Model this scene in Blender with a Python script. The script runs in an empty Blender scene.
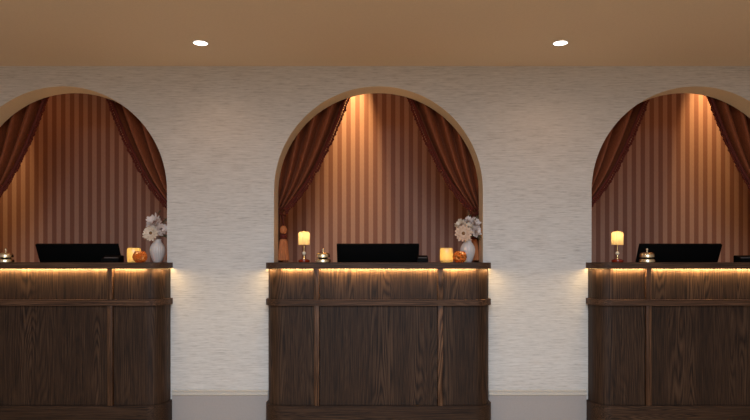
import bpy, bmesh, math, random
from mathutils import Vector, Matrix, Euler

random.seed(7)
PI = math.pi
scene = bpy.context.scene
COL = scene.collection

# ------------------------------------------------------------------ camera, world, light, exposure
D = 4.19            # camera to arched wall
EYE = 1.13
S = 2.135           # bay spacing
SR = 2.146          # right bay sits a touch further out
cam_d = bpy.data.cameras.new('camera')
cam = bpy.data.objects.new('camera', cam_d)
COL.objects.link(cam)
cam.location = (0, -D, EYE)
cam.rotation_euler = (PI / 2, 0, 0)
cam_d.sensor_width = 36
cam_d.lens = 620 / 750 * 36
cam_d.shift_x = -3.5 / 750
cam_d.shift_y = 48 / 750
cam_d.clip_start = 0.05
scene.camera = cam

scene.view_settings.view_transform = 'Standard'
scene.view_settings.look = 'None'
scene.view_settings.exposure = 0.0
scene.view_settings.gamma = 1.0
scene.view_settings.use_curve_mapping = False

world = bpy.data.worlds.new('world')
scene.world = world
world.use_nodes = True
bg = world.node_tree.nodes['Background']
bg.inputs[0].default_value = (1.0, 0.77, 0.54, 1)
bg.inputs[1].default_value = 0.54


def area_light(name, loc, rot, sx, sy, power, color, spread=PI):
    l = bpy.data.lights.new(name, 'AREA')
    l.shape = 'RECTANGLE'; l.size = sx; l.size_y = sy
    l.energy = power; l.color = color; l.spread = spread
    o = bpy.data.objects.new(name, l); COL.objects.link(o)
    o.location = loc; o.rotation_euler = rot
    return o


# assumed daylight, a bare area light added behind the camera (the lowered ceiling shades the upper wall)
area_light('assumed_daylight', (0, -6.6, 3.8), (math.radians(66), 0, 0), 2.6, 3.4, 140, (0.64, 0.82, 1.0), math.radians(110))


def spot(name, loc, rot, power, color, angle, blend, radius):
    l = bpy.data.lights.new(name, 'SPOT')
    l.energy = power; l.color = color; l.spot_size = angle; l.spot_blend = blend
    l.shadow_soft_size = radius
    o = bpy.data.objects.new(name, l); COL.objects.link(o)
    o.location = loc; o.rotation_euler = rot
    return o


WY = 1.15            # striped wall behind the arches
# row of small downlights, unseen and assumed, over the staff passage, close to the striped wall
for i, x in enumerate((-3.24, -0.225, 2.80)):
    spot('passage_downlight', (x, WY - 0.095, 2.84), (0, 0, 0), (45, 55, 36)[i], (1.0, 0.52, 0.18),
         math.radians(60), 1.0, 0.03)
    spot('passage_accent', (x, WY - 0.10, 3.44), (math.radians(1.5), 0, 0), (700, 1050, 620)[i], (1.0, 0.70, 0.32),
         math.radians(25), 1.0, 0.015)
# added warm fill lights, unseen, lifting the ambient behind the arches
for i, x in enumerate((-2.9, -1.5, -0.1, 1.3, 2.7)):
    spot('passage_fill', (x, 0.55, 2.84), (0, 0, 0), 4.2, (1.0, 0.34, 0.05), math.radians(150), 0.6, 0.05)
WARM = (1.0, 0.62, 0.27)


# ------------------------------------------------------------------ materials
def new_mat(name):
    m = bpy.data.materials.new(name); m.use_nodes = True
    nt = m.node_tree
    return m, nt, nt.nodes['Principled BSDF']


def plain(name, col, rough=0.6, metal=0.0, bump=0.0, bscale=80, spec=0.5):
    m, nt, p = new_mat(name)
    p.inputs['Base Color'].default_value = (*col, 1)
    p.inputs['Roughness'].default_value = rough
    p.inputs['Metallic'].default_value = metal
    p.inputs['Specular IOR Level'].default_value = spec
    n = nt.nodes.new('ShaderNodeTexNoise'); n.inputs['Scale'].default_value = bscale
    tc = nt.nodes.new('ShaderNodeTexCoord')
    nt.links.new(tc.outputs['Object'], n.inputs['Vector'])
    if bump:
        b = nt.nodes.new('ShaderNodeBump'); b.inputs['Strength'].default_value = bump
        b.inputs['Distance'].default_value = 0.002
        nt.links.new(n.outputs['Fac'], b.inputs['Height'])
        nt.links.new(b.outputs['Normal'], p.inputs['Normal'])
    mx = nt.nodes.new('ShaderNodeMix'); mx.data_type = 'RGBA'
    mx.inputs[6].default_value = (*[c * 0.93 for c in col], 1)
    mx.inputs[7].default_value = (*[min(1, c * 1.05) for c in col], 1)
    nt.links.new(n.outputs['Fac'], mx.inputs[0])
    nt.links.new(mx.outputs[2], p.inputs['Base Color'])
    return m


def ramp(nt, src, stops):
    r = nt.nodes.new('ShaderNodeValToRGB')
    el = r.color_ramp.elements
    while len(el) < len(stops):
        el.new(0.5)
    for e, (pos, c) in zip(el, stops):
        e.position = pos; e.color = (*c, 1)
    nt.links.new(src, r.inputs[0])
    return r.outputs[0]


def mapping(nt, scale, random_offset=False, coord='Object'):
    tc = nt.nodes.new('ShaderNodeTexCoord')
    mp = nt.nodes.new('ShaderNodeMapping')
    mp.inputs['Scale'].default_value = scale
    nt.links.new(tc.outputs[coord], mp.inputs['Vector'])
    if random_offset:
        oi = nt.nodes.new('ShaderNodeObjectInfo')
        mu = nt.nodes.new('ShaderNodeMath'); mu.operation = 'MULTIPLY'; mu.inputs[1].default_value = 40
        nt.links.new(oi.outputs['Random'], mu.inputs[0])
        cb = nt.nodes.new('ShaderNodeCombineXYZ')
        for k in range(3):
            nt.links.new(mu.outputs[0], cb.inputs[k])
        nt.links.new(cb.outputs[0], mp.inputs['Location'])
    return mp.outputs[0]


def math_node(nt, op, a, b=None):
    n = nt.nodes.new('ShaderNodeMath'); n.operation = op
    for i, v in enumerate((a, b)):
        if v is None:
            continue
        if isinstance(v, (int, float)):
            n.inputs[i].default_value = v
        else:
            nt.links.new(v, n.inputs[i])
    return n.outputs[0]


def noise(nt, vec, scale, detail=3, rough=0.5):
    n = nt.nodes.new('ShaderNodeTexNoise')
    n.inputs['Scale'].default_value = scale; n.inputs['Detail'].default_value = detail
    n.inputs['Roughness'].default_value = rough
    nt.links.new(vec, n.inputs['Vector'])
    return n.outputs['Fac']


def wood(name, vertical=True, k=1.0):
    m, nt, p = new_mat(name)
    if vertical:
        v_slow = mapping(nt, (5.5, 5.5, 0.55), True)
        v_fib = mapping(nt, (200, 200, 4.5), True)
        v_board = mapping(nt, (9, 9, 0.05), True)
    else:
        v_slow = mapping(nt, (0.55, 9, 14), True)
        v_fib = mapping(nt, (3.5, 150, 170), True)
        v_board = mapping(nt, (0.4, 3, 3), True)
    slow = noise(nt, v_slow, 1.0, 2, 0.45)
    fib = noise(nt, v_fib, 1.0, 4, 0.65)
    board = noise(nt, v_board, 1.0, 1, 0.4)
    wob = math_node(nt, 'MULTIPLY', fib, 2.2)
    rings = math_node(nt, 'SINE', math_node(nt, 'ADD', math_node(nt, 'MULTIPLY', slow, 240.0), wob))
    rings = math_node(nt, 'POWER', math_node(nt, 'MULTIPLY', math_node(nt, 'ADD', rings, 1.0), 0.5), 0.6)
    # cathedral figure shows only in some boards
    mr = nt.nodes.new('ShaderNodeMapRange'); mr.inputs[1].default_value = 0.46; mr.inputs[2].default_value = 0.60
    mr.inputs[3].default_value = 0.04; mr.inputs[4].default_value = 0.26
    nt.links.new(board, mr.inputs[0])
    ringc = math_node(nt, 'MULTIPLY', math_node(nt, 'SUBTRACT', rings, 0.6), mr.outputs[0])
    mixv = math_node(nt, 'ADD', math_node(nt, 'MULTIPLY', fib, 0.85), math_node(nt, 'MULTIPLY', board, 0.22))
    mixv = math_node(nt, 'ADD', mixv, ringc)
    c = ramp(nt, mixv, [(pos, tuple(x * k for x in cc)) for pos, cc in ((0.36, (0.0065, 0.0024, 0.0011)), (0.54, (0.031, 0.0134, 0.0062)), (0.76, (0.075, 0.037, 0.019)))])
    nt.links.new(c, p.inputs['Base Color'])
    p.inputs['Roughness'].default_value = 0.55
    p.inputs['Specular IOR Level'].default_value = 0.22
    b = nt.nodes.new('ShaderNodeBump'); b.inputs['Strength'].default_value = 0.12
    b.inputs['Distance'].default_value = 0.0015
    nt.links.new(mixv, b.inputs['Height']); nt.links.new(b.outputs['Normal'], p.inputs['Normal'])
    return m


def grasscloth():
    m, nt, p = new_mat('grasscloth_wallpaper')
    f1 = noise(nt, mapping(nt, (7, 7, 150)), 1.0, 3, 0.6)
    f2 = noise(nt, mapping(nt, (22, 22, 330)), 1.0, 2, 0.5)
    f3 = noise(nt, mapping(nt, (1.2, 1.2, 6)), 1.0, 2, 0.5)
    v = math_node(nt, 'ADD', math_node(nt, 'MULTIPLY', f1, 0.55), math_node(nt, 'MULTIPLY', f2, 0.35))
    v = math_node(nt, 'ADD', v, math_node(nt, 'MULTIPLY', f3, 0.10))
    c = ramp(nt, v, [(0.30, (0.31, 0.268, 0.238)), (0.47, (0.552, 0.500, 0.458)), (0.66, (0.668, 0.617, 0.572))])
    nt.links.new(c, p.inputs['Base Color'])
    p.inputs['Roughness'].default_value = 0.75
    p.inputs['Specular IOR Level'].default_value = 0.25
    b = nt.nodes.new('ShaderNodeBump'); b.inputs['Strength'].default_value = 0.5
    b.inputs['Distance'].default_value = 0.002
    nt.links.new(v, b.inputs['Height']); nt.links.new(b.outputs['Normal'], p.inputs['Normal'])
    return m


def striped_paper():
    m, nt, p = new_mat('striped_wallpaper')
    tc = nt.nodes.new('ShaderNodeTexCoord')
    sp = nt.nodes.new('ShaderNodeSeparateXYZ'); nt.links.new(tc.outputs['Object'], sp.inputs[0])
    pitch = 0.0768
    ph = math_node(nt, 'MULTIPLY', math_node(nt, 'ADD', sp.outputs[0], 10 * pitch * 10 + 0.0275 + pitch / 2), 1 / pitch)
    fr = math_node(nt, 'FRACT', ph)
    tri = math_node(nt, 'ABSOLUTE', math_node(nt, 'SUBTRACT', fr, 0.5))      # 0 in the middle of a dark stripe
    weave = noise(nt, mapping(nt, (260, 260, 40)), 1.0, 2, 0.5)
    c = ramp(nt, tri, [(0.0, (0.27, 0.116, 0.076)), (0.235, (0.27, 0.116, 0.076)), (0.265, (0.46, 0.255, 0.180)), (0.5, (0.46, 0.255, 0.180))])
    mx = nt.nodes.new('ShaderNodeMix'); mx.data_type = 'RGBA'; mx.blend_type = 'MULTIPLY'
    mx.inputs[0].default_value = 1.0
    g = ramp(nt, weave, [(0.3, (0.86, 0.86, 0.86)), (0.7, (1.0, 1.0, 1.0))])
    nt.links.new(c, mx.inputs[6]); nt.links.new(g, mx.inputs[7])
    nt.links.new(mx.outputs[2], p.inputs['Base Color'])
    p.inputs['Roughness'].default_value = 0.6
    p.inputs['Specular IOR Level'].default_value = 0.3
    return m


def velvet(name, col, dark):
    m, nt, p = new_mat(name)
    f = noise(nt, mapping(nt, (160, 160, 12)), 1.0, 3, 0.6)
    c = ramp(nt, f, [(0.3, dark), (0.7, col)])
    nt.links.new(c, p.inputs['Base Color'])
    p.inputs['Roughness'].default_value = 0.65
    p.inputs['Specular IOR Level'].default_value = 0.25
    p.inputs['Sheen Weight'].default_value = 0.05
    p.inputs['Sheen Tint'].default_value = (0.9, 0.5, 0.35, 1)
    return m


def translucent(name, col, gloss=0.15, trans=0.65, tint=(1, 1, 1)):
    m = bpy.data.materials.new(name); m.use_nodes = True
    nt = m.node_tree; nt.nodes.clear()
    out = nt.nodes.new('ShaderNodeOutputMaterial')
    d = nt.nodes.new('ShaderNodeBsdfDiffuse'); t = nt.nodes.new('ShaderNodeBsdfTranslucent')
    g = nt.nodes.new('ShaderNodeBsdfGlossy'); g.inputs['Roughness'].default_value = 0.18
    g.inputs[0].default_value = (*tint, 1)
    n = noise(nt, mapping(nt, (30, 30, 30)), 1.0, 2, 0.5)
    c = ramp(nt, n, [(0.3, tuple(x * 0.92 for x in col)), (0.7, col)])
    nt.links.new(c, d.inputs[0]); nt.links.new(c, t.inputs[0])
    a = nt.nodes.new('ShaderNodeMixShader'); a.inputs[0].default_value = trans
    nt.links.new(d.outputs[0], a.inputs[1]); nt.links.new(t.outputs[0], a.inputs[2])
    b = nt.nodes.new('ShaderNodeMixShader'); b.inputs[0].default_value = gloss
    nt.links.new(a.outputs[0], b.inputs[1]); nt.links.new(g.outputs[0], b.inputs[2])
    nt.links.new(b.outputs[0], out.inputs[0])
    return m


def emit(name, col, strength):
    m = bpy.data.materials.new(name); m.use_nodes = True
    nt = m.node_tree; nt.nodes.clear()
    out = nt.nodes.new('ShaderNodeOutputMaterial'); e = nt.nodes.new('ShaderNodeEmission')
    e.inputs[0].default_value = (*col, 1); e.inputs[1].default_value = strength
    nt.links.new(e.outputs[0], out.inputs[0])
    return m


M = dict(
    wall=grasscloth(), stripe=striped_paper(),
    tan=plain('tan_paint', (0.75, 0.58, 0.415), 0.8, bump=0.05),
    reveal=plain('pale_tan_paint', (0.88, 0.69, 0.47), 0.7, bump=0.05),
    skirting=plain('greige_paint', (0.34, 0.295, 0.275), 0.6), cap=plain('light_cap', (0.50, 0.435, 0.37), 0.5),
    floor=plain('pale_bounce_floor', (0.64, 0.49, 0.34), 0.4),  # unseen floor, tone raised to bounce warm light onto ceiling and soffits
    passage=plain('passage_paint', (0.20, 0.11, 0.08), 0.8),
    wood_v=wood('dark_oak_upright', True), wood_h=wood('dark_oak_lengthwise', False), trim_v=wood('oak_trim_upright', True, 2.2), trim_h=wood('oak_trim_lengthwise', False, 2.0),
    curtain=velvet('copper_velvet', (0.29, 0.080, 0.031), (0.185, 0.047, 0.018)),
    fringe=velvet('wine_fringe', (0.13, 0.017, 0.008), (0.075, 0.009, 0.005)),
    tassel=velvet('rust_tassel_thread', (0.66, 0.22, 0.07), (0.36, 0.10, 0.035)),
    brass=plain('brass', (0.83, 0.62, 0.30), 0.25, 1.0, bscale=20),
    pale_brass=plain('pale_brass', (0.95, 0.82, 0.58), 0.26, 1.0, bscale=20),
    black=plain('black_plastic', (0.002, 0.002, 0.002), 0.6, spec=0.08),
    screen=plain('dark_screen', (0.01, 0.01, 0.012), 0.15),
    grey=plain('grey_print', (0.12, 0.12, 0.13), 0.5),
    red_glass=plain('red_lacquer', (0.23, 0.018, 0.006), 0.12),
    pearl=plain('pearl_glass', (0.80, 0.66, 0.48), 0.12),
    ceramic=plain('white_ceramic', (0.60, 0.53, 0.50), 0.35),
    shade=translucent('frosted_shade', (0.95, 0.82, 0.52), 0.06, 0.75),
    onyx=translucent('cream_candle_glass', (0.95, 0.80, 0.46), 0.08, 0.75),
    amber=translucent('copper_glass', (0.50, 0.15, 0.03), 0.5, 0.55, (0.80, 0.36, 0.12)),
    wax=plain('wax', (0.9, 0.8, 0.6), 0.5),
    white=plain('white_trim', (0.75, 0.70, 0.62), 0.4),
    lamp_disc=emit('downlight_lens', (1.0, 0.93, 0.82), 6.0),
    led=emit('warm_light_strip', (1.0, 0.62, 0.24), 8.0),
    petal_w=plain('white_petal', (0.74, 0.62, 0.57), 0.6),
    petal_p=plain('peach_petal', (0.72, 0.50, 0.36), 0.6),
    petal_c=plain('cream_petal', (0.74, 0.60, 0.47), 0.6),
    core=plain('flower_core', (0.20, 0.09, 0.03), 0.8),
    leaf=plain('dried_stem', (0.10, 0.075, 0.035), 0.7),
)


# ------------------------------------------------------------------ mesh helpers
def obj(name, bm, mats, parent=None, smooth=True, loc=None, angle=35):
    me = bpy.data.meshes.new(name)
    bmesh.ops.remove_doubles(bm, verts=bm.verts, dist=1e-6)
    bmesh.ops.recalc_face_normals(bm, faces=bm.faces)
    bm.to_mesh(me); bm.free()
    if not isinstance(mats, (list, tuple)):
        mats = [mats]
    for m in mats:
        me.materials.append(m)
    for p in me.polygons:
        p.use_smooth = smooth
    if smooth:
        me.set_sharp_from_angle(angle=math.radians(angle))
    o = bpy.data.objects.new(name, me); COL.objects.link(o)
    if parent:
        o.parent = parent
    if loc:
        o.location = loc
    return o


def tag(o, label=None, cat=None, group=None, kind=None):
    if label: o['label'] = label
    if cat: o['category'] = cat
    if group: o['group'] = group
    if kind: o['kind'] = kind
    return o


def thing(name, label, cat, loc, rotz=0, group=None):
    o = bpy.data.objects.new(name, None); COL.objects.link(o)
    o.empty_display_size = 0.05
    o.location = loc; o.rotation_euler = (0, 0, rotz)
    return tag(o, label, cat, group)


def children(o):
    return [c for c in bpy.data.objects if c.parent == o]


def dup(root, loc, label, rotz=None, scale=None):
    def rec(o, par):
        c = o.copy(); COL.objects.link(c)
        if par: c.parent = par
        for ch in children(o):
            rec(ch, c)
        return c
    r = rec(root, None)
    r.location = loc
    if rotz is not None: r.rotation_euler = (0, 0, rotz)
    if scale: r.scale = scale
    r['label'] = label
    return r


def struct(name, bm, mats, smooth=False):
    return tag(obj(name, bm, mats, smooth=smooth), kind='structure')


def add_box(bm, x0, x1, y0, y1, z0, z1, bev=0.0, mat=0, seg=2):
    r = bmesh.ops.create_cube(bm, size=1)
    vs = r['verts']
    for v in vs:
        v.co = Vector(((x0 + x1) / 2 + v.co.x * (x1 - x0), (y0 + y1) / 2 + v.co.y * (y1 - y0), (z0 + z1) / 2 + v.co.z * (z1 - z0)))
    fs = list({f for v in vs for f in v.link_faces})
    for f in fs: f.material_index = mat
    if bev:
        es = list({e for v in vs for e in v.link_edges})
        bmesh.ops.bevel(bm, geom=es, offset=bev, segments=seg, affect='EDGES', profile=0.5)
    return vs


def add_lathe(bm, prof, seg=32, rib=None, mat=0, M4=None, cap=True):
    rings = []
    for k, (r, z) in enumerate(prof):
        ring = []
        for i in range(seg):
            a = 2 * PI * i / seg
            rr = r * (rib(a, z, k) if rib else 1.0)
            co = Vector((rr * math.cos(a), rr * math.sin(a), z))
            if M4: co = M4 @ co
            ring.append(bm.verts.new(co))
        rings.append(ring)
    for a, b in zip(rings[:-1], rings[1:]):
        for i in range(seg):
            f = bm.faces.new((a[i], a[(i + 1) % seg], b[(i + 1) % seg], b[i])); f.material_index = mat
    if cap:
        f = bm.faces.new(rings[0][::-1]); f.material_index = mat
        f = bm.faces.new(rings[-1]); f.material_index = mat


def add_tube(bm, pts, rad, seg=8, closed=False, mat=0):
    pts = [Vector(p) for p in pts]
    n = len(pts); rings = []
    prevn = None
    for i, p in enumerate(pts):
        if closed:
            t = pts[(i + 1) % n] - pts[i - 1]
        else:
            t = pts[min(i + 1, n - 1)] - pts[max(i - 1, 0)]
        t.normalize()
        if prevn is None:
            ref = Vector((0, 0, 1)) if abs(t.z) < 0.9 else Vector((1, 0, 0))
            nn = t.cross(ref).normalized()
        else:
            nn = (prevn - t * prevn.dot(t)).normalized()
        prevn = nn
        bb = t.cross(nn)
        r = rad[i] if isinstance(rad, (list, tuple)) else rad
        rings.append([bm.verts.new(p + (nn * math.cos(2 * PI * k / seg) + bb * math.sin(2 * PI * k / seg)) * r) for k in range(seg)])
    m = n if closed else n - 1
    for i in range(m):
        a, b = rings[i], rings[(i + 1) % n]
        for k in range(seg):
            f = bm.faces.new((a[k], a[(k + 1) % seg], b[(k + 1) % seg], b[k])); f.material_index = mat
    if not closed:
        bm.faces.new(rings[0][::-1]).material_index = mat
        bm.faces.new(rings[-1]).material_index = mat


def add_ball(bm, c, r, sub=1, sc=(1, 1, 1), mat=0):
    res = bmesh.ops.create_icosphere(bm, subdivisions=sub, radius=r)
    for v in res['verts']:
        v.co = Vector((v.co.x * sc[0] + c[0], v.co.y * sc[1] + c[1], v.co.z * sc[2] + c[2]))
    for f in {f for v in res['verts'] for f in v.link_faces}:
        f.material_index = mat


def add_prism(bm, poly, z0, z1, mat=0):
    a = [bm.verts.new((x, y, z0)) for x, y in poly]
    b = [bm.verts.new((x, y, z1)) for x, y in poly]
    n = len(poly)
    fs = [bm.faces.new(a[::-1]), bm.faces.new(b)]
    for i in range(n):
        fs.append(bm.faces.new((a[i], a[(i + 1) % n], b[(i + 1) % n], b[i])))
    for f in fs: f.material_index = mat
    return fs


# ------------------------------------------------------------------ the room
XW = 3.75
CEIL = 2.427
T = 0.175            # wall thickness
R = 0.706            # arch radius
ZC = 1.13 + (258 - 190.8) / 148.0
ZB = 1.058           # bottom of the openings


def arched_wall():
    bm = bmesh.new()
    NA = 48
    def arch(cx):
        pts = [(cx - R, ZB), (cx - R, ZC)]
        for i in range(1, NA):
            a = PI - PI * i / NA
            pts.append((cx + R * math.cos(a), ZC + R * math.sin(a)))
        pts += [(cx + R, ZC), (cx + R, ZB)]
        return pts
    cxs = (-S, 0, SR)
    for y, flip in ((0, False), (T, True)):
        def q(pts):
            vs = [bm.verts.new((x, y, z)) for x, z in pts]
            f = bm.faces.new(vs if not flip else vs[::-1]); f.material_index = 0
        q([(-XW, 0), (XW, 0), (XW, ZB), (-XW, ZB)])
        edges = [-XW] + [c + s * R for c in cxs for s in (-1, 1)] + [XW]
        for k in range(0, 8, 2):
            q([(edges[k], ZB), (edges[k + 1], ZB), (edges[k + 1], ZC), (edges[k], ZC)])
            q([(edges[k], ZC), (edges[k + 1], ZC), (edges[k + 1], CEIL), (edges[k], CEIL)])
        for c in cxs:
            ap = arch(c)[1:-1]
            for a, b in zip(ap[:-1], ap[1:]):
                q([a, b, (b[0], CEIL), (a[0], CEIL)])
    for c in cxs:
        ap = arch(c)
        for a, b in zip(ap, ap[1:] + ap[:1]):
            f = bm.faces.new([bm.verts.new(p) for p in ((a[0], 0, a[1]), (b[0], 0, b[1]), (b[0], T, b[1]), (a[0], T, a[1]))])
            f.material_index = 1
    return bm


bm = arched_wall()
me = bpy.data.meshes.new('wall_front')
bmesh.ops.remove_doubles(bm, verts=bm.verts, dist=1e-5)
bm.to_mesh(me); bm.free()
me.materials.append(M['wall']); me.materials.append(M['reveal'])
wf = bpy.data.objects.new('wall_front', me); COL.objects.link(wf); tag(wf, kind='structure')

bm = bmesh.new(); add_box(bm, -XW, XW, WY, WY + 0.1, 0, 3.60); struct('wall_back', bm, M['stripe'])
bm = bmesh.new(); add_box(bm, -XW, XW, T, WY, 3.50, 3.60); struct('ceiling_passage', bm, M['passage'])
bm = bmesh.new(); add_box(bm, -XW, XW, -2.45, T, CEIL, CEIL + 0.593); struct('ceiling', bm, M['tan'])  # unseen front edge set out to shade the upper wall from the daylight
bm = bmesh.new(); add_box(bm, -XW, XW, -7.0, WY, -0.1, 0); struct('floor', bm, M['floor'])
for nm, x0, x1 in (('wall_left', -XW - 0.1, -XW), ('wall_right', XW, XW + 0.1)):
    bm = bmesh.new(); add_box(bm, x0, x1, -4.6, WY + 0.1, 0, 3.60); struct(nm, bm, M['wall'])

# baseboards: flat board with a beaded cap in a lighter tone
HW = 0.745


def baseboard(name, x0, x1):
    prof = [(0, 0), (-0.014, 0), (-0.014, 0.203), (-0.020, 0.206), (-0.022, 0.212), (-0.019, 0.218), (-0.013, 0.220),
            (-0.012, 0.226), (-0.016, 0.229), (-0.017, 0.235), (-0.012, 0.240), (0, 0.240)]
    bm = bmesh.new()
    a = [bm.verts.new((x0, y, z)) for y, z in prof]; b = [bm.verts.new((x1, y, z)) for y, z in prof]
    n = len(prof)
    for i in range(n):
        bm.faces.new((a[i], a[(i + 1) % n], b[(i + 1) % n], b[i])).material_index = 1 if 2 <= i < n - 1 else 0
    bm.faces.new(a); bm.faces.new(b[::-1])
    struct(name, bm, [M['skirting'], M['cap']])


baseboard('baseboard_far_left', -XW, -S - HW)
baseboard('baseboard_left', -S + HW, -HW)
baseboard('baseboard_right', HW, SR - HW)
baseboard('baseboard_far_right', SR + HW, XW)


# ------------------------------------------------------------------ reception counters
def upath(half, front, r, n=10):
    pts = [(-half, 0.0)]
    for i in range(n + 1):
        a = PI + (PI / 2) * i / n
        pts.append((-half + r + r * math.cos(a), front + r + r * math.sin(a)))
    for i in range(n + 1):
        a = 1.5 * PI + (PI / 2) * i / n
        pts.append((half - r + r * math.cos(a), front + r + r * math.sin(a)))
    pts.append((half, 0.0))
    return pts


PF = -0.170
PW = 0.73
RC = 0.105
POST = 0.40
PWD = 0.017


def make_counter(label):
    root = thing('reception_counter', label, 'reception counter', (0, 0, 0))
    # plinth
    bm = bmesh.new(); add_prism(bm, upath(HW, -0.192, 0.12), 0, 0.175)
    es = [e for e in bm.edges if all(abs(v.co.z - 0.175) < 1e-5 for v in e.verts) and not all(abs(v.co.y) < 1e-5 for v in e.verts)]
    bmesh.ops.bevel(bm, geom=es, offset=0.005, segments=2, affect='EDGES')
    obj('plinth', bm, M['wood_h'], root)
    # panels
    th = 0.018
    for z0, z1 in ((0.175, 0.8215), (0.861, 1.06)):
        bm = bmesh.new(); add_box(bm, -POST + PWD + 0.003, POST - PWD - 0.003, PF, PF + th, z0, z1)
        obj('front_panel', bm, M['wood_v'], root, smooth=False)
        for s in (-1, 1):
            out = [p for p in upath(PW, PF, RC) if p[0] < -POST] + [(-POST - PWD - 0.003, PF)]
            inn = [p for p in upath(PW - th, PF + th, RC - th) if p[0] < -POST] + [(-POST - PWD - 0.003, PF + th)]
            poly = [(-s * x, y) for x, y in out + inn[::-1]]
            bm = bmesh.new(); add_prism(bm, poly, z0, z1)
            obj('corner_panel', bm, M['wood_v'], root)
    # rail
    bm = bmesh.new()
    poly = upath(HW, -0.192, 0.12) + upath(PW - 0.03, PF + 0.03, RC - 0.03)[::-1]
    add_prism(bm, poly, 0.8215, 0.861)
    es = [e for e in bm.edges if abs(e.verts[0].co.z - e.verts[1].co.z) < 1e-6 and all(v.co.y < -0.001 for v in e.verts)]
    obj('rail', bm, M['trim_h'], root)
    # posts
    for s in (-1, 1):
        bm = bmesh.new()
        add_box(bm, s * POST - PWD, s * POST + PWD, -0.189, PF + 0.016, 0.175, 0.8215, 0.002)
        add_box(bm, s * POST - PWD, s * POST + PWD, -0.189, PF + 0.016, 0.861, 1.06, 0.002)
        obj('post', bm, M['trim_v'], root)
    # countertop, running through the arched opening
    bm = bmesh.new()
    front = upath(HW, -0.195, 0.12)
    poly = front[:] + [(R - 0.003, 0.0), (R - 0.003, 0.195), (-R + 0.003, 0.195), (-R + 0.003, 0.0)]
    add_prism(bm, poly, 1.06, 1.10)
    es = [e for e in bm.edges if abs(e.verts[0].co.z - e.verts[1].co.z) < 1e-6 and all(v.co.y < -0.0005 for v in e.verts)]
    bmesh.ops.bevel(bm, geom=es, offset=0.003, segments=2, affect='EDGES')
    obj('countertop', bm, M['trim_h'], root)
    # light strip tucked under the overhang, broken by the posts
    bm = bmesh.new()
    o_ = upath(PW + 0.0145, PF - 0.0145, RC + 0.0145, 8); i_ = upath(PW + 0.003, PF - 0.003, RC + 0.003, 8)
    z = 1.0597
    for k in range(len(o_) - 1):
        segs = [(o_[k], o_[k + 1], i_[k], i_[k + 1])]
        if o_[k][0] < -POST and o_[k + 1][0] > POST:
            xs = [(o_[k][0], -POST - PWD - 0.002), (-POST + PWD + 0.002, POST - PWD - 0.002), (POST + PWD + 0.002, o_[k + 1][0])]
            segs = [((a, o_[k][1]), (b, o_[k][1]), (a, i_[k][1]), (b, i_[k][1])) for a, b in xs]
        for a, b, c, d in segs:
            add_prism(bm, [a, b, d, c], z, z + 0.0005)
    sp = obj('light_strip', bm, M['led'], root, smooth=False)
    sp['label'] = 'glowing warm light strip under the countertop'
    return root


c0 = make_counter('dark oak reception counter in the centre, with lamp, bell and flowers on top')
dup(c0, (-S, 0, 0), 'dark oak reception counter on the left, cut off by the left edge of the photo')
dup(c0, (SR, 0, 0), 'dark oak reception counter on the right, cut off by the right edge of the photo')
for c, side in zip([o for o in bpy.data.objects if o.name.startswith('reception_counter')], 'abc'):
    c['group'] = 'reception counters'

# the light the strips throw: lines of light just under the countertop
for cx in (-S, 0, SR):
    for x0, x1, y0, y1 in ((-0.63, -0.42, -0.184, -0.184), (-0.38, 0.38, -0.184, -0.184), (0.42, 0.63, -0.184, -0.184),
                           (-0.744, -0.744, -0.075, -0.005), (0.744, 0.744, -0.075, -0.005)):
        ln = math.hypot(x1 - x0, y1 - y0)
        front = abs(y1 - y0) < 1e-4
        area_light('strip_light', (cx + (x0 + x1) / 2, (y0 + y1) / 2, 1.0585),
                   (math.radians(38), 0, 0) if front else (0, 0, PI / 2), ln, 0.006, (6.5 if front else 0.6) * ln, (1.0, 0.70, 0.30))
    for sx in (-1, 1):
        area_light('strip_light', (cx + sx * 0.711, -0.148, 1.0585), (0, 0, sx * PI / 4), 0.12, 0.006, 0.55, (1.0, 0.70, 0.30))

LEDGE = 1.10


def lerp_table(tb, v):
    for (a, fa), (b, fb) in zip(tb[:-1], tb[1:]):
        if v <= b:
            return fa + (fb - fa) * (v - a) / (b - a)
    return tb[-1][1]


# ------------------------------------------------------------------ curtains
GT = [(0, 0), (0.087, 0.05), (0.146, 0.091), (0.298, 0.205), (0.42, 0.30), (0.524, 0.39), (0.66, 0.52), (0.775, 0.65), (0.86, 0.77), (0.938, 0.895), (1.0, 1.0)]
YC = 0.243
ZT, ZTIE = 2.42, 1.452


def curtain_point(u, v, side):
    """u 0 outer .. 1 inner edge, v 0 top .. 1 tie .. 2 hem; local x positive towards the jamb"""
    top = 0.84 - 0.66 * u
    tie = 0.772 - 0.088 * u
    wob = 0.5 * math.sin(3.1 * u + 1.3) + 0.25 * math.sin(9.0 * u + side)
    fold = 1 - 2 * abs(math.sin(PI * 5.4 * (u ** 1.08) + wob * 0.6)) ** 0.9
    if v <= 1:
        g = lerp_table(GT, v)
        x = top + (tie - top) * g
        amp = 0.056 * (1 - g) + 0.022 * g
        z = ZT + (ZTIE - ZT) * v - 0.03 * math.sin(PI * min(v, 1)) * (1 - u)
        y = YC + amp * fold
        x += 0.010 * math.cos(2 * PI * 5.4 * u ** 1.08 + wob * 1.2) * (1 - g)
    else:
        w = v - 1
        spread = 0.5 + 0.5 * min(1, w * 6)
        x = 0.735 + (tie - 0.728) * (0.9 + 0.35 * spread)
        z = ZTIE + (0.03 - ZTIE) * w
        y = YC + (0.016 + 0.008 * spread) * fold
    return Vector((x, y, z))


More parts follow.
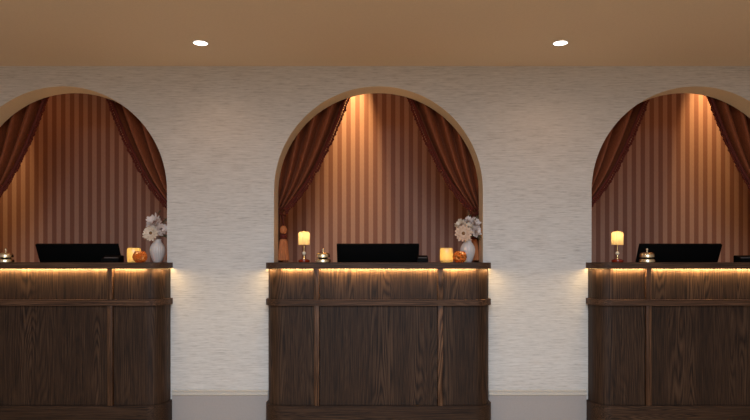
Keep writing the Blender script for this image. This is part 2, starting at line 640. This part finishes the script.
def make_curtain(label, seed):
    root = thing('curtain', label, 'curtain', (0, 0, 0), 0, 'tied back curtains in the arches')
    bm = bmesh.new()
    NU = 150
    vs_ = [i / 44 for i in range(45)] + [1 + (i / 14) for i in range(1, 15)]
    grid = [[bm.verts.new(curtain_point(i / NU, v, seed)) for i in range(NU + 1)] for v in vs_]
    for a, b in zip(grid[:-1], grid[1:]):
        for i in range(NU):
            bm.faces.new((a[i], a[i + 1], b[i + 1], b[i]))
    th = obj('drape', bm, M['curtain'], root, angle=180)
    so = th.modifiers.new('thickness', 'SOLIDIFY'); so.thickness = 0.003
    # bobble fringe along the inner edge
    bm = bmesh.new()
    rnd = random.Random(seed)
    edge = [curtain_point(1.0, 0.98 * i / 60, seed) for i in range(61)]
    edge = [p + Vector((0.003, -0.006, 0)) for p in edge]
    add_tube(bm, edge, 0.012, 6)
    acc = 0; last = edge[0]
    for p in edge[1:]:
        steps = max(1, int((p - last).length / 0.004))
        for q in range(steps):
            acc += (p - last).length / steps
            if acc > 0.0145:
                acc = 0
                c = last.lerp(p, (q + 1) / steps)
                d = (p - last).normalized()
                nrm = Vector((-abs(d.z), 0, -abs(d.x))).normalized()
                nrm = (nrm + Vector((0, -0.3, -0.7)) * rnd.uniform(0.5, 1.0)).normalized()
                ln = rnd.uniform(0.024, 0.033)
                add_tube(bm, [c, c + nrm * ln * 0.6], [0.004, 0.003], 5)
                add_ball(bm, c + nrm * ln * 0.85, rnd.uniform(0.009, 0.0115), 1, (1, 1, 1.2))
        last = p
    f = obj('fringe', bm, M['fringe'], root)
    f['label'] = 'dark wine bobble fringe'
    # rod pocket
    bm = bmesh.new()
    add_box(bm, 0.17, 0.85, YC - 0.012, YC + 0.012, ZT - 0.005, ZT + 0.03, 0.004)
    obj('heading', bm, M['curtain'], root)
    return root


def make_tieback(label):
    root = thing('curtain_tieback', label, 'curtain tieback', (0, 0, 0), 0, 'tassel tiebacks of the curtains')
    bm = bmesh.new()
    for tilt, dz in ((0.20, 0.0), (-0.35, 0.012), (0.55, 0.02)):
        pts = []
        for i in range(28):
            a = 2 * PI * i / 28
            x = 0.062 * math.cos(a); y = 0.050 * math.sin(a)
            pts.append((0.728 + x, YC + y, ZTIE + dz + x * tilt * 1.3))
        add_tube(bm, pts, 0.0042, 6, True)
    pts = [(0.682, YC - 0.03, ZTIE - 0.01), (0.676, YC - 0.045, ZTIE - 0.04), (0.673, YC - 0.045, ZTIE - 0.08), (0.673, YC - 0.045, 1.345)]
    add_tube(bm, pts, 0.005, 6)
    pts = [(0.785, YC - 0.02, ZTIE + 0.02), (0.80, YC - 0.05, ZTIE + 0.03), (0.80, T + 0.004, ZTIE + 0.03)]
    add_tube(bm, pts, 0.005, 6)
    obj('cord', bm, M['fringe'], root)
    t0 = Matrix.Translation((0.673, YC - 0.045, 0))
    bm = bmesh.new()
    add_lathe(bm, [(0.004, 1.300), (0.018, 1.305), (0.023, 1.318), (0.025, 1.332), (0.020, 1.348), (0.010, 1.357), (0.003, 1.359)], 24, lambda a, z, k: 1 + 0.05 * math.cos(10 * a), M4=t0)
    obj('tassel_head', bm, M['tassel'], root)
    bm = bmesh.new()
    add_lathe(bm, [(0.014, 1.262), (0.024, 1.264), (0.027, 1.270), (0.023, 1.277), (0.027, 1.284), (0.026, 1.293), (0.016, 1.299)], 24, M4=t0)
    obj('collar', bm, M['fringe'], root)
    bm = bmesh.new()
    rib = lambda a, z, k: 1 + 0.06 * math.cos(18 * a + k) * (1 if k else 0.3)
    add_lathe(bm, [(0.020, 1.264), (0.026, 1.25), (0.030, 1.22), (0.034, 1.18), (0.038, 1.14), (0.040, 1.115), (0.034, 1.112), (0.010, 1.118)], 72, rib, M4=t0)
    obj('skirt', bm, M['tassel'], root)
    return root


cur_l = make_curtain('rust velvet curtain at the left of the centre arch, above the glowing lamp', 1)
tie_l = make_tieback('large rust tassel at the left edge of the centre arch, beside the lamp')


def mirror_curtain(src, name_loc, label, s):
    return dup(src, name_loc, label, scale=(s, 1, 1))


# the source objects are built for the right jamb (+x); mirrored (-1) for left jambs
cur_l.scale = (-1, 1, 1); tie_l.scale = (-1, 1, 1)
dup(cur_l, (0, 0, 0), 'rust velvet curtain at the right of the centre arch, above the vase', scale=(1, 1, 1))
dup(cur_l, (-S, 0, 0), 'rust velvet curtain cut off at the far left edge of the photo', scale=(-1, 1, 1))
dup(cur_l, (-S, 0, 0), 'rust velvet curtain at the right of the left arch, above the vase', scale=(1, 1, 1))
dup(cur_l, (S - 0.008, 0, 0), 'rust velvet curtain at the left of the right arch, above the lamp', scale=(-1, 1, 1))
dup(cur_l, (S - 0.008, 0, 0), 'rust velvet curtain cut off at the far right edge of the photo', scale=(1, 1, 1))
dup(tie_l, (0, 0, 0), 'shaded tassel tieback behind the flowers at the right of the centre arch', scale=(1, 1, 1))
dup(tie_l, (-S, 0, 0), 'tassel tieback behind the flowers at the right of the left arch', scale=(1, 1, 1))
dup(tie_l, (S - 0.008, 0, 0), 'tassel tieback half hidden at the left edge of the right arch', scale=(-1, 1, 1))


# ------------------------------------------------------------------ ceiling downlights
def make_downlight(label, loc):
    root = thing('ceiling_downlight', label, 'ceiling light', loc, 0, 'recessed ceiling downlights')
    bm = bmesh.new()
    add_lathe(bm, [(0.040, 0.0), (0.049, 0.0), (0.050, -0.002), (0.048, -0.004), (0.041, -0.004), (0.040, 0.0)], 40, cap=False)
    obj('trim_ring', bm, M['white'], root)
    bm = bmesh.new()
    add_lathe(bm, [(0.0405, -0.0030), (0.0405, -0.0010)], 40)
    obj('lens', bm, M['lamp_disc'], root)
    return root


dl = make_downlight('small round recessed downlight in the ceiling, left of the two', (-1.072, -0.455, CEIL))
dup(dl, (1.096, -0.455, CEIL), 'small round recessed downlight in the ceiling, right of the two')
for x in (-1.072, 1.096):
    spot('downlight_beam', (x, -0.455, CEIL - 0.008), (0, 0, 0), 7, (1.0, 0.58, 0.32), math.radians(150), 1.0, 0.035)


# ------------------------------------------------------------------ table lamps
def glow(name, loc, power, color, radius, parent=None):
    l = bpy.data.lights.new(name, 'POINT'); l.energy = power; l.color = color; l.shadow_soft_size = radius
    o = bpy.data.objects.new(name, l); COL.objects.link(o)
    o.location = loc
    return o


def make_lamp(label, loc):
    root = thing('table_lamp', label, 'table lamp', loc, 0, 'small glowing table lamps')
    bm = bmesh.new()
    add_lathe(bm, [(0.034, 0.0), (0.038, 0.003), (0.0395, 0.010), (0.037, 0.017), (0.028, 0.021), (0.012, 0.0235), (0.006, 0.025)], 40)
    obj('base', bm, M['red_glass'], root)
    bm = bmesh.new()
    add_lathe(bm, [(0.012, 0.0225), (0.0115, 0.027), (0.006, 0.032), (0.0038, 0.038), (0.0032, 0.050), (0.0032, 0.125), (0.010, 0.126), (0.010, 0.129), (0.003, 0.131)], 20)
    obj('stem', bm, M['brass'], root)
    bm = bmesh.new(); add_ball(bm, (0, 0, 0.062), 0.0135, 3)
    obj('glass_ball', bm, M['pearl'], root)
    bm = bmesh.new()
    rib = lambda a, z, k: 1 + 0.04 * math.cos(16 * a)
    add_lathe(bm, [(0.0360, 0.120), (0.0372, 0.123), (0.0372, 0.190), (0.036, 0.199), (0.031, 0.206), (0.021, 0.2095), (0.004, 0.2105)], 96, rib, cap=False)
    obj('lamp_shade', bm, M['shade'], root)
    bm = bmesh.new()
    add_lathe(bm, [(0.005, 0.2095), (0.006, 0.213), (0.004, 0.217), (0.001, 0.219)], 14)
    obj('finial', bm, M['brass'], root)
    glow('lamp_glow', (loc[0], loc[1], loc[2] + 0.178), 0.15, WARM, 0.012)
    return root


lp = make_lamp('small glowing table lamp with red base on the centre counter', (-0.507, 0.035, LEDGE))
dup(lp, (S - 0.507, 0.035, LEDGE), 'small glowing table lamp with red base on the right counter')
glow('lamp_glow', (S - 0.507, 0.035, LEDGE + 0.178), 0.15, WARM, 0.012)


# ------------------------------------------------------------------ call bells
def make_bell(label, loc):
    root = thing('call_bell', label, 'call bell', loc, 0, 'brass call bells')
    bm = bmesh.new()
    add_lathe(bm, [(0.046, 0.0), (0.050, 0.003), (0.050, 0.014), (0.047, 0.021), (0.040, 0.025), (0.012, 0.027)], 40)
    obj('base', bm, M['pale_brass'], root)
    bm = bmesh.new()
    add_lathe(bm, [(0.030, 0.026), (0.030, 0.034)], 24)
    obj('neck', bm, M['black'], root)
    bm = bmesh.new()
    add_lathe(bm, [(0.043, 0.033), (0.0455, 0.036), (0.0455, 0.046), (0.043, 0.056), (0.037, 0.063), (0.026, 0.067), (0.008, 0.069)], 40)
    obj('dome', bm, M['pale_brass'], root)
    bm = bmesh.new()
    add_lathe(bm, [(0.004, 0.066), (0.004, 0.082), (0.0075, 0.084), (0.0075, 0.091), (0.004, 0.094)], 16)
    obj('button', bm, M['pale_brass'], root)
    return root


bell = make_bell('brass call bell between lamp and monitor on the centre counter', (-0.369, -0.06, LEDGE))
dup(bell, (S - 0.346, -0.06, LEDGE), 'brass call bell in front of the monitor on the right counter')
dup(bell, (-S - 0.347, -0.06, LEDGE), 'brass call bell at the left edge of the photo on the left counter')


# ------------------------------------------------------------------ candle holders
def make_cream(label, loc):
    root = thing('candle_holder', label, 'candle holder', loc, 0, 'glowing cream candle holders')
    bm = bmesh.new()
    add_lathe(bm, [(0.010, 0.0), (0.036, 0.0005), (0.042, 0.004), (0.0445, 0.016), (0.0445, 0.080), (0.0425, 0.092), (0.038, 0.099), (0.0345, 0.098), (0.040, 0.09), (0.040, 0.012), (0.010, 0.006)], 48)
    obj('glass', bm, M['onyx'], root)
    bm = bmesh.new()
    add_lathe(bm, [(0.019, 0.0065), (0.019, 0.022), (0.002, 0.0225), (0.0012, 0.030)], 24)
    obj('tealight', bm, M['wax'], root)
    glow('candle_glow', (loc[0], loc[1], loc[2] + 0.045), 0.32, (1.0, 0.78, 0.42), 0.010)
    return root


cr = make_cream('glowing cream glass candle holder on the centre counter', (0.465, 0.05, LEDGE))
dup(cr, (-S + 0.463, 0.05, LEDGE), 'glowing cream glass candle holder on the left counter')
glow('candle_glow', (-S + 0.463, 0.05, LEDGE + 0.045), 0.32, (1.0, 0.78, 0.42), 0.010)


def make_copper(label, loc):
    root = thing('votive_bowl', label, 'votive holder', loc, 0, 'faceted copper votive bowls')
    bm = bmesh.new()
    n = 12
    prof = [(0.020, 0.0), (0.030, 0.004), (0.042, 0.018), (0.0485, 0.036), (0.044, 0.055), (0.034, 0.071), (0.030, 0.075)]
    rings = []
    for k, (r, z) in enumerate(prof):
        off = (k % 2) * 0.5
        rings.append([bm.verts.new((r * math.cos(2 * PI * (i + off) / n), r * math.sin(2 * PI * (i + off) / n), z)) for i in range(n)])
    for k in range(len(prof) - 1):
        a, b = rings[k], rings[k + 1]
        for i in range(n):
            j = (i + 1) % n
            if k % 2 == 0:
                bm.faces.new((a[i], a[j], b[i])); bm.faces.new((a[j], b[j], b[i]))
            else:
                bm.faces.new((a[i], b[j], b[i])); bm.faces.new((a[i], a[j], b[j]))
    bm.faces.new(rings[0][::-1])
    bmesh.ops.recalc_face_normals(bm, faces=bm.faces)
    fs = [f for f in bm.faces if len(f.verts) == 3]
    p = bmesh.ops.poke(bm, faces=fs, offset=-0.004)
    obj('bowl', bm, M['amber'], root, smooth=False)
    bm = bmesh.new()
    add_lathe(bm, [(0.017, 0.001), (0.017, 0.015), (0.002, 0.0155), (0.0012, 0.023)], 20)
    obj('tealight', bm, M['wax'], root)
    glow('votive_glow', (loc[0], loc[1], loc[2] + 0.052), 0.085, (1.0, 0.66, 0.28), 0.010)
    return root


cp = make_copper('faceted amber copper votive bowl in front of the vase on the centre counter', (0.543, -0.045, LEDGE))
dup(cp, (-S + 0.540, -0.045, LEDGE), 'faceted amber copper votive bowl in front of the vase on the left counter', rotz=0.2)
glow('votive_glow', (-S + 0.540, -0.045, LEDGE + 0.052), 0.085, (1.0, 0.66, 0.28), 0.010)


# ------------------------------------------------------------------ vases and flowers
def make_vase(label, loc):
    rib = lambda a, z, k: 1 + 0.022 * math.cos(22 * a) * (1 if 1 < k < 12 else 0.2)
    bm = bmesh.new()
    add_lathe(bm, [(0.024, 0.0), (0.027, 0.003), (0.034, 0.018), (0.043, 0.045), (0.049, 0.070), (0.050, 0.088), (0.046, 0.108), (0.037, 0.125), (0.028, 0.136),
                   (0.024, 0.146), (0.025, 0.155), (0.028, 0.160), (0.025, 0.160), (0.021, 0.150), (0.020, 0.138), (0.030, 0.095), (0.010, 0.02)], 88, rib)
    v = obj('vase', bm, M['ceramic'], loc=loc)
    return tag(v, label, 'vase', 'white ribbed vases')


def petal(bm, base, direction, up, length, width, cup, mat=0):
    side = direction.cross(up).normalized()
    rows = []
    for t, w in ((0, 0.25), (0.35, 0.85), (0.7, 1.0), (0.92, 0.6), (1.0, 0.15)):
        c = base + direction * length * t + up * (cup * length * t * t)
        rows.append([c + side * width * 0.5 * w * s_ + up * (0.10 * width * abs(s_)) for s_ in (-1, 0, 1)])
    vr = [[bm.verts.new(p) for p in r] for r in rows]
    for a, b in zip(vr[:-1], vr[1:]):
        for i in range(2):
            bm.faces.new((a[i], a[i + 1], b[i + 1], b[i])).material_index = mat


def make_flower(name, label, cat, vase_loc, head, facing, rad, kind, mat, rnd, group=None):
    vl = Vector(vase_loc)
    hd = vl + Vector(head)
    root = thing(name, label, cat, vl + Vector((0, 0, 0.03)), 0, group)
    loc0 = root.location
    up = Vector(facing).normalized()
    ref = Vector((0.3, 0.2, 1)) if abs(up.z) < 0.8 else Vector((1, 0, 0))
    e1 = up.cross(ref).normalized(); e2 = up.cross(e1).normalized()
    h = hd - loc0
    # stem
    mouth = Vector((max(-0.012, min(0.012, head[0] * 0.25)), max(-0.012, min(0.012, head[1] * 0.25)), 0.132))
    pts = []
    p0, p1, p2 = Vector((0, 0, 0.0)) + mouth * 0.1, mouth, h - up * rad * 0.25
    for i in range(5): pts.append(p0.lerp(p1, i / 4))
    for i in range(1, 9):
        t = i / 8
        pts.append((p1.lerp(p2, t)) + Vector((0, 0, 0.10 * (h - mouth).length * math.sin(PI * t))))
    bm = bmesh.new(); add_tube(bm, pts, 0.0018, 6)
    obj('stem', bm, M['leaf'], root)
    bm = bmesh.new()
    if kind == 'daisy':
        for lay, (n, l, cup, w) in enumerate(((14, 1.0, 0.05, 0.40), (12, 0.80, 0.40, 0.34), (10, 0.55, 0.9, 0.24))):
            for i in range(n):
                a = 2 * PI * (i + 0.5 * lay) / n + rnd.uniform(-0.08, 0.08)
                d = (e1 * math.cos(a) + e2 * math.sin(a))
                petal(bm, h + d * rad * 0.12 + up * 0.002 * lay, d, up, rad * l * rnd.uniform(0.92, 1.05), rad * w, cup)
        obj('bloom', bm, mat, root)
        bm = bmesh.new(); add_ball(bm, h + up * 0.004, rad * 0.24, 2)
        c = obj('flower_centre', bm, M['core'], root); c['label'] = 'dark brown flower centre'
    else:
        # full, loosely ruffled blossom: petals around a dome
        n = 56
        for i in range(n):
            ph = math.acos(1 - 1.35 * (i + 0.5) / n); a = i * 2.39996
            d = (e1 * math.cos(a) + e2 * math.sin(a)) * math.sin(ph) + up * math.cos(ph)
            tang = (e1 * math.cos(a) + e2 * math.sin(a)) * math.cos(ph * 0.6) + up * math.sin(0.3)
            tang.normalize()
            petal(bm, h + d * rad * 0.45 - up * rad * 0.25, (d + tang * 0.5).normalized(), up if abs(d.dot(up)) < 0.95 else e1, rad * rnd.uniform(0.45, 0.95), rad * rnd.uniform(0.34, 0.55), rnd.uniform(-0.2, 0.5))
        obj('bloom', bm, mat, root)
    return root


def make_twig(label, vase_loc, tip, rnd, group):
    vl = Vector(vase_loc)
    root = thing('berry_twig', label, 'twig', vl + Vector((0, 0, 0.03)), 0, group)
    h = Vector(tip) - Vector((0, 0, 0.03))
    mouth = Vector((max(-0.012, min(0.012, tip[0] * 0.2)), tip[1] * 0.1, 0.132))
    pts = [Vector((0, 0, 0)).lerp(mouth, i / 3) for i in range(4)] + [mouth.lerp(h, i / 8) + Vector((0, 0, 0.02 * math.sin(PI * i / 8))) for i in range(1, 9)]
    bm = bmesh.new(); add_tube(bm, pts, 0.0014, 5)
    for k in range(5, 12):
        d = Vector((rnd.uniform(-1, 1), rnd.uniform(-0.6, 0.3), rnd.uniform(0, 1))).normalized() * 0.018
        add_tube(bm, [pts[k], pts[k] + d], 0.0009, 4)
    obj('stem', bm, M['leaf'], root)
    bm = bmesh.new()
    for k in range(5, 12):
        for _ in range(2):
            d = Vector((rnd.uniform(-1, 1), rnd.uniform(-0.6, 0.3), rnd.uniform(-0.2, 1))).normalized() * 0.014
            a = Vector((rnd.uniform(-1, 1), rnd.uniform(-1, 0.2), rnd.uniform(-0.5, 1))).normalized()
            petal(bm, pts[k] + d * 0.3, a, a.orthogonal().normalized(), 0.02, 0.010, 0.2)
    obj('leaves', bm, M['leaf'], root)
    return root


VASES = {'centre': (0.612, 0.065, LEDGE), 'left': (-S + 0.618, 0.065, LEDGE)}
FLW = {
    'centre': [
        ('daisy', 'large peach daisy low at the front left of the flowers', (-0.036, -0.050, 0.196), (-0.12, -1, 0.15), 0.054, 'petal_p'),
        ('bloom', 'cream blossom high on the left of the flowers', (-0.050, -0.010, 0.256), (-0.5, -0.7, 0.5), 0.035, 'petal_c'),
        ('bloom', 'white blossom at the top right of the flowers', (0.048, -0.005, 0.268), (0.4, -0.7, 0.5), 0.036, 'petal_w'),
        ('bloom', 'small white blossom at the very top of the flowers', (0.008, 0.000, 0.282), (0.0, -0.7, 0.6), 0.028, 'petal_w'),
        ('bloom', 'white blossom at the right, below the top one', (0.054, -0.030, 0.212), (0.6, -0.7, 0.2), 0.033, 'petal_w'),
        ('bloom', 'small pale blossom in the middle of the flowers', (0.004, -0.022, 0.244), (0.0, -0.8, 0.5), 0.026, 'petal_c'),
    ],
    'left': [
        ('bloom', 'full white blossom at the top of the flowers', (-0.018, -0.020, 0.276), (-0.1, -0.8, 0.5), 0.046, 'petal_w'),
        ('daisy', 'large cream daisy low in the middle of the flowers', (-0.026, -0.050, 0.198), (-0.05, -1, 0.15), 0.050, 'petal_c'),
        ('bloom', 'pale blossom at the right, against the arch', (0.036, -0.028, 0.226), (0.6, -0.7, 0.3), 0.036, 'petal_w'),
        ('bloom', 'small cream blossom low on the left of the flowers', (-0.072, -0.012, 0.180), (-0.7, -0.7, 0.2), 0.022, 'petal_p'),
    ],
}
rnd = random.Random(3)
for side, vl in VASES.items():
    make_vase('white ribbed vase of flowers on the %s counter' % side, vl)
    for kind, lb, hd, fc, rad, mt in FLW[side]:
        make_flower('daisy' if kind == 'daisy' else 'blossom', '%s on the %s counter' % (lb, side), 'flower', vl, hd, fc, rad, kind, M[mt], rnd, 'flowers in the vases')
    for lb, tip in (('thin dark twig rising at the top', (0.004, 0.01, 0.34)), ('dark twig at the right', (0.066, 0.0, 0.30)),
                    ('drooping dark twig at the lower right', (0.070, -0.02, 0.165)), ):
        make_twig('%s of the flowers on the %s counter' % (lb, side), vl, tip, rnd, 'dark twigs in the vases')


# ------------------------------------------------------------------ monitors, desks, terminals
def make_monitor(label, loc):
    root = thing('monitor', label, 'monitor', loc, 0, 'black monitors behind the counters')
    tilt = math.radians(26)
    # screen body, leaning towards the guests; pivot at local (0, 0.05, 0.40)
    R4 = Matrix.Translation((0, 0.0, 0.495)) @ Matrix.Rotation(tilt, 4, 'X')
    W2 = 0.293
    def put(bm): bmesh.ops.transform(bm, matrix=R4, verts=bm.verts)
    bm = bmesh.new(); add_box(bm, -W2, W2, -0.011, 0.011, -0.335, 0.0, 0.004); put(bm)
    obj('casing', bm, M['black'], root)
    bm = bmesh.new(); add_box(bm, -W2 + 0.009, W2 - 0.009, 0.0112, 0.0125, -0.32, -0.009); put(bm)
    obj('screen', bm, M['screen'], root)
    bm = bmesh.new(); add_box(bm, -0.13, 0.13, -0.028, -0.010, -0.30, -0.16, 0.008); put(bm)
    obj('back_cover', bm, M['black'], root)
    c = R4 @ Vector((0, -0.02, -0.25))
    bm = bmesh.new()
    add_box(bm, -0.035, 0.035, c.y - 0.02, c.y + 0.005, 0.006, c.z, 0.004)
    obj('stand', bm, M['black'], root)
    bm = bmesh.new()
    add_box(bm, -0.11, 0.11, c.y - 0.06, c.y + 0.13, 0.0, 0.010, 0.004)
    obj('foot', bm, M['black'], root)
    return root


MY = 0.215
DZ = 0.735
bm = bmesh.new()
dk = thing('staff_desk', 'dark oak staff desk behind the centre counter', 'desk', (0, 0.18, 0), 0, 'staff desks behind the counters')
add_box(bm, -0.62, 0.62, 0.0, 0.42, DZ - 0.03, DZ, 0.002); obj('desk_top', bm, M['wood_h'], dk)
for s in (-1, 1):
    bm = bmesh.new(); add_box(bm, s * 0.60 - 0.015, s * 0.60 + 0.015, 0.01, 0.41, 0, DZ - 0.03, 0.002); obj('side_panel', bm, M['wood_v'], dk)
dup(dk, (-S, 0.18, 0), 'dark oak staff desk behind the left counter')
dup(dk, (S, 0.18, 0), 'dark oak staff desk behind the right counter')
mon = make_monitor('black monitor seen from behind on the centre counter', (-0.004, MY, DZ))
dup(mon, (-S - 0.008, MY, DZ), 'black monitor seen from behind on the left counter')
dup(mon, (S + 0.012, MY, DZ), 'black monitor seen from behind on the right counter')


def make_terminal(label, loc, rotz, w):
    root = thing('card_terminal', label, 'card terminal', loc, rotz, 'black card terminals')
    bm = bmesh.new()
    prof = [(-0.045, 0.0), (-0.045, 0.022), (0.025, 0.049), (0.045, 0.046), (0.045, 0.0)]
    a = [bm.verts.new((-w / 2, y, z)) for y, z in prof]; b = [bm.verts.new((w / 2, y, z)) for y, z in prof]
    bm.faces.new(a); bm.faces.new(b[::-1])
    for i in range(5):
        bm.faces.new((a[i], a[(i + 1) % 5], b[(i + 1) % 5], b[i]))
    bmesh.ops.recalc_face_normals(bm, faces=bm.faces)
    bmesh.ops.bevel(bm, geom=list(bm.edges), offset=0.003, segments=2, affect='EDGES')
    obj('body', bm, M['black'], root)
    sl = math.atan2(0.027, 0.07)
    R4 = Matrix.Translation((0, -0.045, 0.022)) @ Matrix.Rotation(sl, 4, 'X')
    bm = bmesh.new(); add_box(bm, -w * 0.38, w * 0.38, 0.020, 0.032, 0.0, 0.0015)
    bmesh.ops.transform(bm, matrix=R4, verts=bm.verts)
    k = obj('display', bm, M['grey'], root, smooth=False); k['label'] = 'narrow grey display'
    return root


make_terminal('small black card terminal right of the monitor on the centre counter', (0.304, 0.11, LEDGE), 0.0, 0.075)
make_terminal('black card terminal overlapping the monitor corner on the left counter', (-S + 0.298, 0.09, LEDGE), 0.0, 0.125)
make_terminal('black card terminal at the right edge of the photo on the right counter', (S + 0.405, 0.10, LEDGE), 0.0, 0.120)
